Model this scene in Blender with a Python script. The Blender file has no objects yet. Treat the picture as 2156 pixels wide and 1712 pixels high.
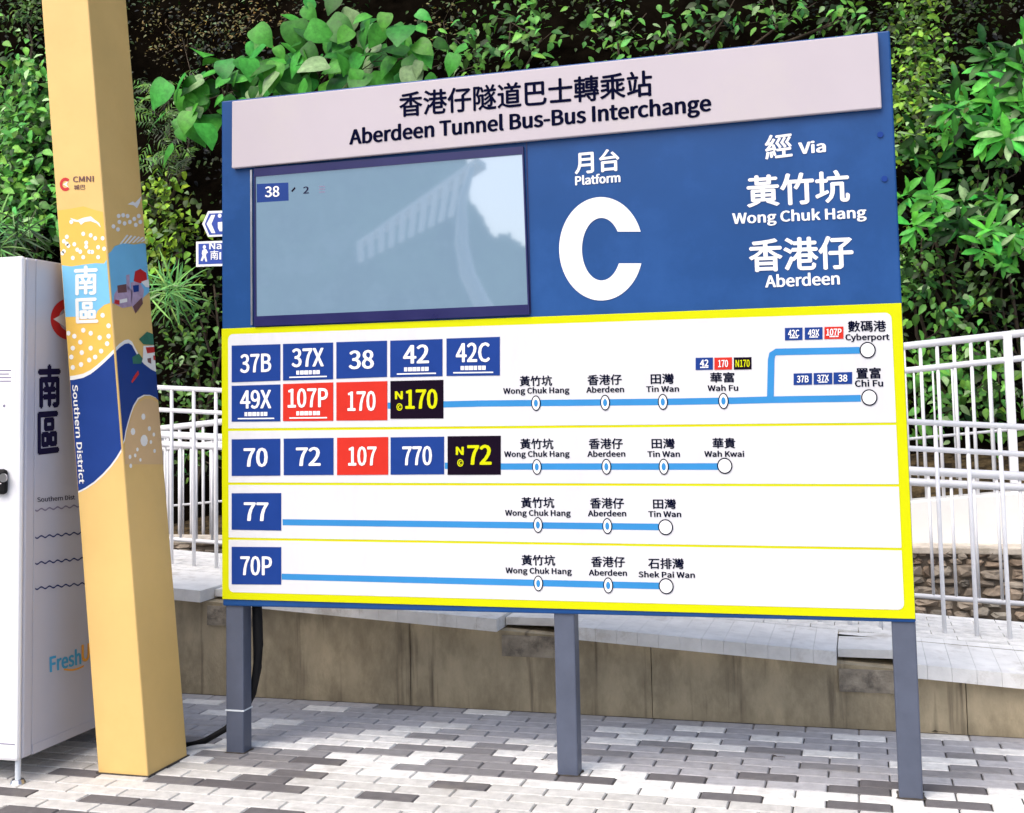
import bpy, math, random
import numpy as np
from mathutils import Vector
from mathutils.geometry import tessellate_polygon
R = math.radians
random.seed(7); rng = np.random.default_rng(7)
sc = bpy.context.scene; COL = sc.collection

# ------------------------------------------------------------------ camera, world, sun, exposure
F, CY, CX = 2511.93, 670.06, 1078.0            # focal length and principal point (2156 x 1712 frame)
YAW, PIT, ROL = 0.28039, 0.07293, -0.02022
CAM = Vector((2.56373, -4.48189, 1.4))
fw = Vector((-math.sin(YAW)*math.cos(PIT), math.cos(YAW)*math.cos(PIT), math.sin(PIT)))
r0 = Vector((math.cos(YAW), math.sin(YAW), 0)); u0 = r0.cross(fw)
rt = r0*math.cos(ROL)+u0*math.sin(ROL); up = u0*math.cos(ROL)-r0*math.sin(ROL)
cd = bpy.data.cameras.new('camera'); cam = bpy.data.objects.new('camera', cd); COL.objects.link(cam)
from mathutils import Matrix
M = Matrix((rt, up, -fw)).transposed().to_4x4(); M.translation = CAM; cam.matrix_world = M
cd.sensor_width = 36; cd.lens = F/2156*36; cd.shift_y = (CY-856)/2156; cd.clip_start = .05; cd.clip_end = 400
sc.camera = cam
SUN_EL, SUN_AZ = R(52), R(205)                 # azimuth clockwise from +Y: behind the camera, a little to its left
w = bpy.data.worlds.new('World'); sc.world = w; w.use_nodes = True
nt = w.node_tree; nt.nodes.clear()
sky = nt.nodes.new('ShaderNodeTexSky'); sky.sky_type = 'NISHITA'; sky.sun_disc = False
sky.sun_elevation = SUN_EL; sky.sun_rotation = SUN_AZ; sky.dust_density = 3.5; sky.air_density = .9; sky.ozone_density = .8
bg = nt.nodes.new('ShaderNodeBackground'); bg.inputs[1].default_value = .15
wo = nt.nodes.new('ShaderNodeOutputWorld')
nt.links.new(sky.outputs[0], bg.inputs[0]); nt.links.new(bg.outputs[0], wo.inputs[0])
sd = bpy.data.lights.new('sun', 'SUN'); sd.energy = 1.3; sd.angle = R(60); sd.color = (1, .97, .93)
so = bpy.data.objects.new('sun', sd); COL.objects.link(so)
sdir = Vector((math.sin(SUN_AZ)*math.cos(SUN_EL), math.cos(SUN_AZ)*math.cos(SUN_EL), math.sin(SUN_EL)))
so.rotation_euler = sdir.to_track_quat('Z', 'Y').to_euler(); so.location = (0, -6, 12)
sc.view_settings.view_transform = 'Standard'; sc.view_settings.look = 'None'
sc.view_settings.exposure = .70; sc.view_settings.gamma = 1
sc.render.engine = 'CYCLES'
sc.cycles.max_bounces = 6; sc.cycles.transparent_max_bounces = 4

# ------------------------------------------------------------------ photograph pixel -> point on a real surface
def ray(x, y):
    x *= .59657; y *= .59674
    return fw + rt*((x-CX)/F) - up*((y-CY)/F)
def at(x, y, Y):
    d = ray(x, y); return CAM + d*((Y-CAM.y)/d.y)
def ground_at(x, y, z=0):
    d = ray(x, y); return CAM + d*((z-CAM.z)/d.z)
def at_x(x, y, X, lean=0):
    d = ray(x, y); return CAM + d*((X-(CAM.x-lean*CAM.z))/(d.x-lean*d.z))
HB, HS = 4.3, .36                              # hillside: Y = HB + HS*z
def hill_at(x, y, front=.4):
    d = ray(x, y); return CAM + d*((HB-front-CAM.y+HS*CAM.z)/(d.y-HS*d.z))

# ------------------------------------------------------------------ materials
def lin(c): return tuple(v/12.92 if v <= .04045 else ((v+.055)/1.055)**2.4 for v in (c[0]/255, c[1]/255, c[2]/255))
MATS = {}
def mat(name, col, rough=.5, var=.12, scale=6, bump=0, bscale=60, stretch=(1, 1, 1), attr=False, metal=0, spec=.5, trans=0, coat=0, dirt=None, dscale=2, dlo=.5, dhi=.75, streak=None):
    m = bpy.data.materials.new(name); m.use_nodes = True; MATS[name] = m
    t = m.node_tree; b = t.nodes['Principled BSDF']; N = t.nodes.new; L = t.links.new
    b.inputs['Roughness'].default_value = rough; b.inputs['Metallic'].default_value = metal
    b.inputs['Specular IOR Level'].default_value = spec
    b.inputs['Coat Weight'].default_value = coat
    tc = N('ShaderNodeTexCoord'); mp = N('ShaderNodeMapping'); mp.inputs['Scale'].default_value = stretch
    L(tc.outputs['Object'], mp.inputs[0])
    no = N('ShaderNodeTexNoise'); no.inputs['Scale'].default_value = scale; no.inputs['Detail'].default_value = 6; no.inputs['Roughness'].default_value = .6
    L(mp.outputs[0], no.inputs['Vector'])
    rmp = N('ShaderNodeMapRange'); rmp.inputs[1].default_value = .3; rmp.inputs[2].default_value = .7
    rmp.inputs[3].default_value = 1-var; rmp.inputs[4].default_value = 1+var
    L(no.outputs[0], rmp.inputs[0])
    mu = N('ShaderNodeVectorMath'); mu.operation = 'SCALE'
    if attr:
        a = N('ShaderNodeAttribute'); a.attribute_name = 'Col'; L(a.outputs['Color'], mu.inputs[0])
    else: mu.inputs[0].default_value = col
    L(rmp.outputs[0], mu.inputs['Scale'])
    out = mu.outputs[0]
    if dirt:
        n2 = N('ShaderNodeTexNoise'); n2.inputs['Scale'].default_value = dscale; n2.inputs['Detail'].default_value = 8; n2.inputs['Roughness'].default_value = .7
        L(mp.outputs[0], n2.inputs['Vector'])
        r2 = N('ShaderNodeMapRange'); r2.inputs[1].default_value = dlo; r2.inputs[2].default_value = dhi
        L(n2.outputs[0], r2.inputs[0])
        mx = N('ShaderNodeMix'); mx.data_type = 'RGBA'; mx.inputs['B'].default_value = (*dirt, 1)
        mx.inputs['Factor'].default_value = 0
        for i in mx.inputs:
            if i.name == 'A' and i.type == 'RGBA': L(out, i)
            if i.name == 'B' and i.type == 'RGBA': i.default_value = (*dirt, 1)
        L(r2.outputs[0], mx.inputs[0]); out = [o for o in mx.outputs if o.type == 'RGBA'][0]
    if streak:          # narrow drip marks
        m3 = N('ShaderNodeMapping'); m3.inputs['Scale'].default_value = (14, 1, .8); L(tc.outputs['Object'], m3.inputs[0])
        n3 = N('ShaderNodeTexNoise'); n3.inputs['Scale'].default_value = 1.6; n3.inputs['Detail'].default_value = 4; L(m3.outputs[0], n3.inputs['Vector'])
        r3 = N('ShaderNodeMapRange'); r3.inputs[1].default_value = .60; r3.inputs[2].default_value = .74; r3.inputs[4].default_value = .75; L(n3.outputs[0], r3.inputs[0])
        x3 = N('ShaderNodeMix'); x3.data_type = 'RGBA'; L(r3.outputs[0], x3.inputs[0])
        ca = [i for i in x3.inputs if i.type == 'RGBA']; L(out, ca[0]); ca[1].default_value = (*streak, 1)
        out = [o for o in x3.outputs if o.type == 'RGBA'][0]
    L(out, b.inputs['Base Color'])
    rr = N('ShaderNodeMapRange'); rr.inputs[3].default_value = max(.02, rough-.08); rr.inputs[4].default_value = min(1, rough+.08)
    L(no.outputs[0], rr.inputs[0]); L(rr.outputs[0], b.inputs['Roughness'])
    if bump:
        nb = N('ShaderNodeTexNoise'); nb.inputs['Scale'].default_value = bscale; nb.inputs['Detail'].default_value = 5
        L(mp.outputs[0], nb.inputs['Vector'])
        bp = N('ShaderNodeBump'); bp.inputs['Strength'].default_value = bump; bp.inputs['Distance'].default_value = .01
        L(nb.outputs[0], bp.inputs['Height']); L(bp.outputs[0], b.inputs['Normal'])
    if trans:
        tr = N('ShaderNodeBsdfTranslucent'); ms = N('ShaderNodeMixShader'); ms.inputs[0].default_value = trans
        L(out, tr.inputs[0]); L(b.outputs[0], ms.inputs[1]); L(tr.outputs[0], ms.inputs[2])
        L(ms.outputs[0], t.nodes['Material Output'].inputs[0])
    return m
mat('blue_paint', (.008, .063, .225), .38, .08, 3, .03, 30, spec=.3, dirt=(.018, .09, .30), dscale=1.5, dlo=.5, dhi=.8)
mat('blue_print', (.010, .045, .24), .45, .06, 8, spec=.15)
mat('red_print', (.62, .030, .018), .45, .06, 8, spec=.15)
mat('black_print', (.008, .003, .012), .5, .1, 8, spec=.05)
mat('yellow_print', (.63, .65, .002), .5, .03, 3, spec=.1)
mat('white_print', (.70, .70, .715), .45, .02, 3, spec=.25, stretch=(2.5, 1, .7), dirt=(.64, .64, .675), dscale=2.2, dlo=.45, dhi=.75)
mat('white_letter', (.88, .87, .87), .45, .02)
mat('navy_letter', (.004, .005, .022), .6, .1, spec=0)
mat('header_sheet', (.52, .465, .50), .4, .03, 2, spec=.3, dirt=(.55, .50, .49), dscale=1.2)
mat('line_blue', (.040, .25, .56), .5, .05, 5, spec=.1)
mat('grey_leg', (.085, .10, .145), .42, .12, 8, .05, 80)
mat('zip_tie', (.65, .7, .75), .3, .05)
mat('bezel', (.012, .012, .09), .3, .1)
mat('black_rubber', (.005, .005, .006), .6, .2, spec=.2)
mat('pillar_paint', (.76, .505, .175), .45, .06, 2.5, .05, 25, dirt=(.70, .44, .14), dscale=1.5, dlo=.5, dhi=.8)
mat('art_sky', lin((120, 190, 226)), .45, .06, 6)
mat('art_navy', (.012, .045, .22), .45, .08, 6, spec=.2)
mat('art_white', (.85, .83, .78), .45, .03)
mat('art_sand', (.68, .45, .22), .45, .06, 5)
mat('art_gold', (.82, .50, .085), .45, .05, 5)
mat('art_red', (.55, .02, .02), .45, .1)
mat('art_green', (.03, .16, .10), .45, .2, 30)
mat('art_brown', (.16, .07, .07), .45, .2, 30)
mat('art_mauve', (.45, .33, .45), .45, .2, 30)
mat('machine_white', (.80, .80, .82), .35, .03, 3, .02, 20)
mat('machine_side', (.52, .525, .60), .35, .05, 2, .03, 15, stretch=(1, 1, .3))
mat('machine_text', (.010, .008, .04), .5, .1, spec=.1)
mat('machine_faint', (.20, .18, .28), .45, .1)
mat('wave_blue', (.022, .035, .14), .5, .1, spec=.1); mat('fresh_blue', (.05, .36, .62), .45, .05); mat('fresh_orange', (.85, .38, .03), .45, .05); mat('fresh_green', (.3, .6, .08), .45, .05)
mat('steel', (.55, .55, .57), .3, .1, 10, metal=1)
mat('fence_white', (.80, .80, .82), .35, .06, 10, .03, 60, dirt=(.62, .60, .58), dscale=5, dlo=.6, dhi=.85)
mat('wall_white', (.80, .79, .76), .7, .06, 3, .1, 40, dirt=(.6, .56, .5), dscale=2, dlo=.6, dhi=.9)
mat('concrete', (.47, .385, .25), .85, .22, 5, .35, 60, stretch=(1.8, 1, .9), dirt=(.21, .17, .105), dscale=3.0, dlo=.44, dhi=.78, streak=(.10, .075, .05))
mat('concrete_rough', (.34, .29, .22), .9, .4, 14, .8, 40, dirt=(.12, .10, .08), dscale=9, dlo=.5, dhi=.65)
mat('coping_stone', (.88, .865, .83), .8, .12, 8, .15, 70, dirt=(.55, .51, .45), dscale=5, dlo=.55, dhi=.75)
mat('paver', (1, 1, 1), .8, .16, 22, .4, 160, attr=True, dirt=(.30, .27, .23), dscale=2.6, dlo=.54, dhi=.92)
mat('joint_sand', (.24, .22, .20), .95, .3, 30, .2, 100)
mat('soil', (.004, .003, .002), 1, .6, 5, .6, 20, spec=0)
mat('stone', (.36, .30, .24), .9, .3, 14, .5, 40, attr=True)
mat('mortar', (.13, .105, .08), .95, .3, 20)
mat('leaf', (1, 1, 1), .40, .30, 22, attr=True, trans=.12, spec=.22)
mat('far_trees', (.12, .19, .11), .9, .9, .5, spec=.1, dirt=(.40, .42, .40), dscale=.30, dlo=.54, dhi=.68)
mat('leaf_litter', (.10, .07, .035), .95, .6, 22, .8, 40, spec=.1, dirt=(.02, .015, .01), dscale=12, dlo=.45, dhi=.6)
mat('base_seal', (.06, .05, .04), .95, .5, 30, .5, 60)
mat('cap_stone', (.55, .49, .41), .85, .25, 9, .4, 50, dirt=(.3, .26, .2), dscale=6, dlo=.5, dhi=.7)
mat('bark', (.07, .05, .03), .85, .3, 30, .4, 60, stretch=(1, 1, .3))
mat('sign_blue', (.03, .07, .36), .35, .05)
mat('canopy_white', (.8, .8, .8), .6, .05); mat('canopy_grey', (.12, .13, .15), .6, .1)
# the lit display: pale blue picture, glossy glass in front
m = bpy.data.materials.new('display_glass'); m.use_nodes = True; MATS['display_glass'] = m
t = m.node_tree; b = t.nodes['Principled BSDF']
b.inputs['Base Color'].default_value = (.05, .08, .11, 1); b.inputs['Roughness'].default_value = .03
b.inputs['IOR'].default_value = 3.0
b.inputs['Emission Color'].default_value = (.29, .42, .57, 1); b.inputs['Emission Strength'].default_value = .42

# ------------------------------------------------------------------ mesh building
class MB:
    def __init__(s): s.v = []; s.f = []; s.m = []; s.mats = []; s.c = []
    def mi(s, m):
        if m not in s.mats: s.mats.append(m)
        return s.mats.index(m)
    def add(s, verts, faces, m, col=None):
        o = len(s.v); s.v += [tuple(p) for p in verts]; k = s.mi(m)
        s.f += [tuple(i+o for i in f) for f in faces]; s.m += [k]*len(faces)
        s.c += [col or (1, 1, 1)]*len(verts)
        return s
    def hexa(s, a, b_, m, col=None):            # two quads with the same winding
        return s.add(list(a)+list(b_), [(0, 1, 2, 3), (7, 6, 5, 4), (0, 4, 5, 1), (1, 5, 6, 2), (2, 6, 7, 3), (3, 7, 4, 0)], m, col)
    def box(s, x0, x1, y0, y1, z0, z1, m, col=None):
        return s.hexa([(x0, y0, z0), (x1, y0, z0), (x1, y0, z1), (x0, y0, z1)], [(x0, y1, z0), (x1, y1, z0), (x1, y1, z1), (x0, y1, z1)], m, col)
    def tube(s, pts, rad, m, n=8, cap=True, col=None):
        pts = [Vector(p) for p in pts]; rs = rad if isinstance(rad, (list, tuple)) else [rad]*len(pts)
        V = []; Fc = []; ref = Vector((.13, .31, .94))
        for i, p in enumerate(pts):
            d = (pts[min(i+1, len(pts)-1)]-pts[max(i-1, 0)]).normalized()
            if abs(d.dot(ref)) > .95: ref = Vector((.9, .3, .1))
            a = d.cross(ref).normalized(); b_ = d.cross(a)
            for k in range(n):
                th = 2*math.pi*k/n; V.append(p+(a*math.cos(th)+b_*math.sin(th))*rs[i])
        for i in range(len(pts)-1):
            for k in range(n): Fc.append((i*n+k, i*n+(k+1) % n, (i+1)*n+(k+1) % n, (i+1)*n+k))
        if cap: Fc += [tuple(range(n))[::-1], tuple(range((len(pts)-1)*n, len(pts)*n))]
        return s.add(V, Fc, m, col)
    def poly(s, pts, m):
        pts = [Vector(p) for p in pts]
        return s.add(pts, [tuple(q) for q in tessellate_polygon([pts])], m)
    def build(s, name, parent=None, smooth=False, bevel=0, colattr=False):
        me = bpy.data.meshes.new(name); me.from_pydata(s.v, [], s.f)
        for q in s.mats: me.materials.append(MATS[q])
        me.polygons.foreach_set('material_index', s.m)
        if smooth: me.polygons.foreach_set('use_smooth', [True]*len(s.f))
        if colattr:
            a = me.color_attributes.new('Col', 'FLOAT_COLOR', 'POINT')
            a.data.foreach_set('color', np.c_[np.array(s.c, float), np.ones(len(s.c))].ravel())
        me.update()
        o = bpy.data.objects.new(name, me); COL.objects.link(o)
        if parent:
            o.parent = parent; o.matrix_parent_inverse = WM(parent).inverted()
        if bevel:
            bv = o.modifiers.new('bevel', 'BEVEL'); bv.width = bevel; bv.segments = 2; bv.limit_method = 'ANGLE'
        return o
def WM(o):
    m_ = Matrix.Translation(o.location)
    return (WM(o.parent) @ o.matrix_parent_inverse @ m_) if o.parent else m_
def thing(name, label, cat, loc=(0, 0, 0), group=None):
    o = bpy.data.objects.new(name, None); COL.objects.link(o); o.location = loc; o.empty_display_size = .1
    return tag(o, label, cat, group)
def tag(o, label, cat, group=None):
    o['label'] = label; o['category'] = cat
    if group: o['group'] = group
    return o
TX = {}
try:        # the plain sans that ships inside Blender itself; the built-in font otherwise
    FONT = bpy.data.fonts.load(bpy.utils.resource_path('LOCAL')+'/datafiles/fonts/Noto Sans CJK Regular.woff2')
except Exception:
    FONT = None
def glyphs(body, off, res=3):
    k = (body, off, res)
    if k not in TX:
        cu = bpy.data.curves.new('t', 'FONT'); cu.body = body; cu.size = 1; cu.resolution_u = res
        latin = all(ord(q) < 128 for q in body)
        if latin and FONT: cu.font = FONT
        o = bpy.data.objects.new('t', cu); COL.objects.link(o)
        dg = bpy.context.evaluated_depsgraph_get(); dg.update()
        me = o.evaluated_get(dg).to_mesh()
        v = np.array([tuple(q.co) for q in me.vertices]); f = [tuple(p.vertices) for p in me.polygons]
        o.evaluated_get(dg).to_mesh_clear(); bpy.data.objects.remove(o); bpy.data.curves.remove(cu)
        TX[k] = (v, f)
    return TX[k]
def text(mb, body, bl, br, upv, m, cap=True, off=.02, res=3):
    """lettering whose base line runs bl -> br; cap: upv is the height of a capital, else of the whole box"""
    v, f = glyphs(body, off, res)
    x0, x1 = v[:, 0].min(), v[:, 0].max()
    if cap:
        hv = glyphs('H', off, res)[0][:, 1]; y0, y1 = hv.min(), hv.max()
    else: y0, y1 = v[:, 1].min(), v[:, 1].max()
    bl, br, upv = Vector(bl), Vector(br), Vector(upv); nrm = (br-bl).cross(upv).normalized()
    k = 0; cjk = any(ord(q) > 128 for q in body); ox, oy = (off*.9, off*.7) if cjk else (off*.5, off*.3)
    for dx, dy in [(0, 0), (ox, 0), (-ox, 0), (0, oy), (0, -oy)]+([] if cjk else [(ox*.7, oy*.7), (-ox*.7, oy*.7), (ox*.7, -oy*.7), (-ox*.7, -oy*.7)]):    # strokes thickened by stacked copies
        mb.add([bl+(br-bl)*((p[0]+dx-x0)/(x1-x0))+upv*((p[1]+dy-y0)/(y1-y0))+nrm*(k*.00009) for p in v], f, m); k += 1
def disc(mb, c, a, b_, m, n=24, r0_=0):
    c, a, b_ = Vector(c), Vector(a), Vector(b_)
    o = [c+a*math.cos(2*math.pi*k/n)+b_*math.sin(2*math.pi*k/n) for k in range(n)]
    if r0_:
        i = [c+(p-c)*r0_ for p in o]
        mb.add(o+i, [(k, (k+1) % n, n+(k+1) % n, n+k) for k in range(n)], m)
    else: mb.add(o, [tuple(range(n))], m)

# ------------------------------------------------------------------ setting: ground, paving, ramp, hillside
g = MB(); g.add([(-60, -60, -.02), (60, -60, -.02), (60, 4.2, -.02), (-60, 4.2, -.02)], [(0, 1, 2, 3)], 'joint_sand')
o = g.build('ground'); o['kind'] = 'structure'
PX, PY = .2185, .086
def cell(x, y):
    p = ground_at(x, y); i = round((p.y+.10)/PY)
    return i, math.floor((p.x-2.402)/PX-(.5 if i % 2 else 0))
TONE = {}
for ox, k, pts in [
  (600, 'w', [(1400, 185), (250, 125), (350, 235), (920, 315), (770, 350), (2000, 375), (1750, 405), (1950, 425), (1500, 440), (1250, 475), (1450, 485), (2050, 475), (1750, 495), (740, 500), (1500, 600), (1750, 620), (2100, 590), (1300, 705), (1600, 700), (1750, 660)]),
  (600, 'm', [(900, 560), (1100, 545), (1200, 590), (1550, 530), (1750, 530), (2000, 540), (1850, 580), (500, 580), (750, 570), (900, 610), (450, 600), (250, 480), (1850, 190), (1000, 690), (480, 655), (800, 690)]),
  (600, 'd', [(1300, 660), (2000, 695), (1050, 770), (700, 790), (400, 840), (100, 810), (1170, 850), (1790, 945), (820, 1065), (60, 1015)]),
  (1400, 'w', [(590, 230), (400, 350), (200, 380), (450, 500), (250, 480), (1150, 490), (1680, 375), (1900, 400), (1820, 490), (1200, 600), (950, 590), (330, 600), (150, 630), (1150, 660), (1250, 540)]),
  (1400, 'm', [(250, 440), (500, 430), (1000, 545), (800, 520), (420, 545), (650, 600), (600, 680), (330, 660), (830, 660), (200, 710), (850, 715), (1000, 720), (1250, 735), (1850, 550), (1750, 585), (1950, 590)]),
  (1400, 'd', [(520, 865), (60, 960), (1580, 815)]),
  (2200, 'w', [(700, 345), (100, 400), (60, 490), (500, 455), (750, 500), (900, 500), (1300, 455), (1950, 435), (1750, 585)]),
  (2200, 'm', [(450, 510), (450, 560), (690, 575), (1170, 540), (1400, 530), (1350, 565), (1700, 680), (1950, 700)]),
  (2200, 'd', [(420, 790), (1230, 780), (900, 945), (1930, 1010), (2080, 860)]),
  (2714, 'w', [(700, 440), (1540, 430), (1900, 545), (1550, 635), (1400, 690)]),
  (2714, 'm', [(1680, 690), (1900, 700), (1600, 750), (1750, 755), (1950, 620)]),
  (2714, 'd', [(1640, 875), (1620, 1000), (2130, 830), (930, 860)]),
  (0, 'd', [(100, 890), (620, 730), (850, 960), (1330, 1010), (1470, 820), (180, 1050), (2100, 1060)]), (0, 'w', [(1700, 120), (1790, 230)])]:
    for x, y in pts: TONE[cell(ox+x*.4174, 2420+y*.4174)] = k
pv = MB()
for i in range(-46, 12):
    yc = -.10+PY*i
    if yc+PY/2 > .95: continue
    for j in range(-26, 14):
        xa = 2.402+PX*(j+(.5 if i % 2 else 0)); xb = xa+PX
        xm = (xa+xb)/2
        q = random.random(); inside = -1.0 < xm < 3.7 and -.75 < yc
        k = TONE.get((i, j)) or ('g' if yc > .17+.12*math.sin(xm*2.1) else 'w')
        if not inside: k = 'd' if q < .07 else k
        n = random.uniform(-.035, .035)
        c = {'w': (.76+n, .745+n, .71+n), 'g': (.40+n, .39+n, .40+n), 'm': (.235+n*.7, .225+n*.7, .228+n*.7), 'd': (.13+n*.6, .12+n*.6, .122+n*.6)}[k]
        if k == 'w' and yc < -.1: c = (.58+n, .565+n, .535+n)  # white pavers farther back keep a lighter colour to offset the board's shadow
        e, gp = .004, .0022; h = random.uniform(-.0006, .0006)
        x0, x1, y0, y1 = xa+gp, xb-gp, yc-PY/2+gp, yc+PY/2-gp
        pv.add([(x0+e, y0+e, h), (x1-e, y0+e, h), (x1-e, y1-e, h), (x0+e, y1-e, h), (x0, y0, -.006), (x1, y0, -.006), (x1, y1, -.006), (x0, y1, -.006)],
               [(0, 1, 2, 3), (4, 5, 1, 0), (5, 6, 2, 1), (6, 7, 3, 2), (7, 4, 0, 3)], 'paver', c)
o = pv.build('pavement', colattr=True); o['kind'] = 'structure'
def rz(X): return .517-.061*(X+.78)             # ramp surface
rp = MB(); X0, X1 = -6.0, 8.0
rp.hexa([(X0, 1.306, -.015), (X1, 1.306, -.015), (X1, 1.306, rz(X1)-.012), (X0, 1.306, rz(X0)-.012)], [(X0, 2.05, -.015), (X1, 2.05, -.015), (X1, 2.05, rz(X1)-.012), (X0, 2.05, rz(X0)-.012)], 'concrete')
for xk in np.arange(X0, X1, .2185):
    for row in range(7):
        ya = 1.408+row*.0915; xo = (row % 2)*.109; n = random.uniform(-.04, .04)
        a, b_ = xk+xo+.002, xk+xo+.2165
        rp.hexa([(a, ya, rz(a)-.015), (b_, ya, rz(b_)-.015), (b_, ya, rz(b_)), (a, ya, rz(a))], [(a, ya+.0875, rz(a)-.015), (b_, ya+.0875, rz(b_)-.015), (b_, ya+.0875, rz(b_)), (a, ya+.0875, rz(a))], 'paver', (.86+n*.6, .845+n*.6, .81+n*.6))
o = rp.build('ramp', colattr=True); o['kind'] = 'structure'

# retaining wall under the ramp, coping slabs with notches
wl = thing('retaining_wall', 'low stained brown concrete retaining wall carrying the white paved ramp behind the board', 'wall', (1, .95, 0))
NOTCH = [(-.63, -.36), (.915, 1.19), (2.43, 2.70), (3.96, 4.23), (-2.16, -1.89)]
mw = MB(); wz = lambda X: rz(X)-.062
xs = [-6, -3.4, -1.9, .46, 1.62, 2.95, 5.6, 8]
for a, b_ in zip(xs[:-1], xs[1:]):
    mw.hexa([(a+.001, .95, -.015), (b_-.002, .95, -.015), (b_-.002, .95, wz(b_)), (a+.002, .95, wz(a))], [(a+.002, 1.30, -.015), (b_-.002, 1.30, -.015), (b_-.002, 1.30, wz(b_)), (a+.002, 1.30, wz(a))], 'concrete')
mw.build('wall_face', wl)
edges = [-6]+[q for n_ in sorted(NOTCH) for q in n_]+[8]
for a, b_ in zip(edges[0::2], edges[1::2]):
    cp = MB(); k = max(1, round((b_-a)/.0975)); low = -.02 if a > 2.6 else 0
    for q in range(k):
        p0, p1 = a+(b_-a)*q/k+.0006, a+(b_-a)*(q+1)/k-.0006; n = random.uniform(-.02, .02)
        cp.hexa([(p0, .885, rz(p0)-.058+low), (p1, .885, rz(p1)-.058+low), (p1, .885, rz(p1)+low), (p0, .885, rz(p0)+low)], [(p0, 1.40, rz(p0)-.058), (p1, 1.40, rz(p1)-.058), (p1, 1.40, rz(p1)), (p0, 1.40, rz(p0))], 'coping_stone')
    cp.build('coping', wl)
for a, b_ in NOTCH:
    cp = MB(); z = rz((a+b_)/2)
    cp.box(a+.004, b_-.004, 1.02, 1.40, z-.04, z-.004, 'coping_stone')
    cp.box(a+.01, b_-.01, .955, 1.10, z-.075, z-.0745, 'concrete_rough')
    cp.box(a+.006, b_-.006, .938, .952, z-.17, z-.075, 'concrete_rough')
    cp.build('drain_notch', wl)

# hillside
hs = MB(); nx, nz = 60, 40; V = []
for kz in range(nz+1):
    for kx in range(nx+1):
        x = -14+26*kx/nx; z = -.05+13*kz/nz
        V.append((x, HB+HS*z+.25*math.sin(x*1.3+z*.9)*math.cos(z*1.7-x*.4)+random.uniform(-.1, .1)*(kz > 0), z))
hs.add(V, [(k*(nx+1)+q, k*(nx+1)+q+1, (k+1)*(nx+1)+q+1, (k+1)*(nx+1)+q) for k in range(nz) for q in range(nx)], 'soil')
hs.add([(-14, 3.7, -.012), (12, 3.7, -.012), (12, 4.6, .0), (-14, 4.6, .0)], [(0, 1, 2, 3)], 'soil')
o = hs.build('hillside', smooth=True); o['kind'] = 'structure'

# ------------------------------------------------------------------ information board
B = thing('information_board', 'large blue bus stop information board on three grey legs', 'sign', (1.36, .05, 0))
def S(x, y, h=0): return at(x, y, -h)
Z4 = lambda x, y: (750+x*.6425, 100+y*.6425)
Z5 = lambda x, y: (1800+x*.6494, 100+y*.6494)
T1 = lambda x, y: (750+x*.6425, 1100+y*.6425)
T2 = lambda x, y: (1700+x*.6425, 1050+y*.6425)
T3 = lambda x, y: (2600+x*.73, 1050+y*.73)
def back(q, d): return [Vector((p.x, p.y+d, p.z)) for p in q]
# carcass
q = [S(784.5, 2138), S(3233.5, 2197), S(3139.6, 107), S(779.5, 357)]
X0b, X1b = 0.0, 2.7275
zt = lambda X: q[3].z+(q[2].z-q[3].z)*X/X1b
zb = lambda X: q[0].z+(q[1].z-q[0].z)*X/X1b
fr = [Vector((X0b, 0, zb(0))), Vector((X1b, 0, zb(X1b))), Vector((X1b, 0, zt(X1b))), Vector((X0b, 0, zt(0)))]
cb = MB(); cb.hexa(fr, back(fr, .13), 'blue_paint'); carc = cb.build('blue_panel', B, bevel=.006)
# panel joints and screw heads
jb = MB()
for (xa, ya), (xb, yb) in [(Z5(90, 620), Z5(112, 1550))]:
    a, b_ = S(xa, ya, .001), S(xb, yb, .001)
    jb.hexa([a+Vector((-.002, -.001, 0)), a+Vector((.002, -.001, 0)), b_+Vector((.002, -.001, 0)), b_+Vector((-.002, -.001, 0))], [a+Vector((-.002, .0005, 0)), a+Vector((.002, .0005, 0)), b_+Vector((.002, .0005, 0)), b_+Vector((-.002, .0005, 0))], 'bezel')
jb.build('panel_joint', carc)
for x, y in [Z5(2035, 818), Z5(2012, 578)]:
    sb = MB(); c = S(x, y, .002); sb.tube([c, c-Vector((0, .003, 0))], .011, 'blue_print', 12); sb.build('screw_head', carc)
# header box
hq = [S(817, 594, .024), S(3112, 380, .024), S(3098, 115, .024), S(818, 357.5, .024)]
hb = MB(); hb.hexa(hq, back(hq, .0225), 'header_sheet'); hdr = hb.build('header_panel', B, bevel=.004)
def lab(parent, items, m, h, off=.02, res=3, name='lettering'):
    for body, p0, p1, ht, cap in items:
        mb = MB()
        a, b_ = S(*p0, h), S(*p1, h); mid = ((p0[0]+p1[0])/2, (p0[1]+p1[1])/2)
        hh = (S(mid[0], mid[1]-ht, h)-S(mid[0], mid[1], h)).z
        text(mb, body, a, b_, (0, 0, hh), m, cap, off, res)
        mb.build(name, parent)
lab(hdr, [('香港仔隧道巴士轉乘站', (1411, 413), (2301, 338), 88, False)], 'navy_letter', .0255, .024, 4)
lab(hdr, [('Aberdeen Tunnel Bus-Bus Interchange', (1235, 509), (2508, 390), 52, True)], 'navy_letter', .0255, .028, 4)
P5 = lambda body, a, b_, ht, cap: (body, Z5(*a), Z5(*b_), ht*.6494, cap)
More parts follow.
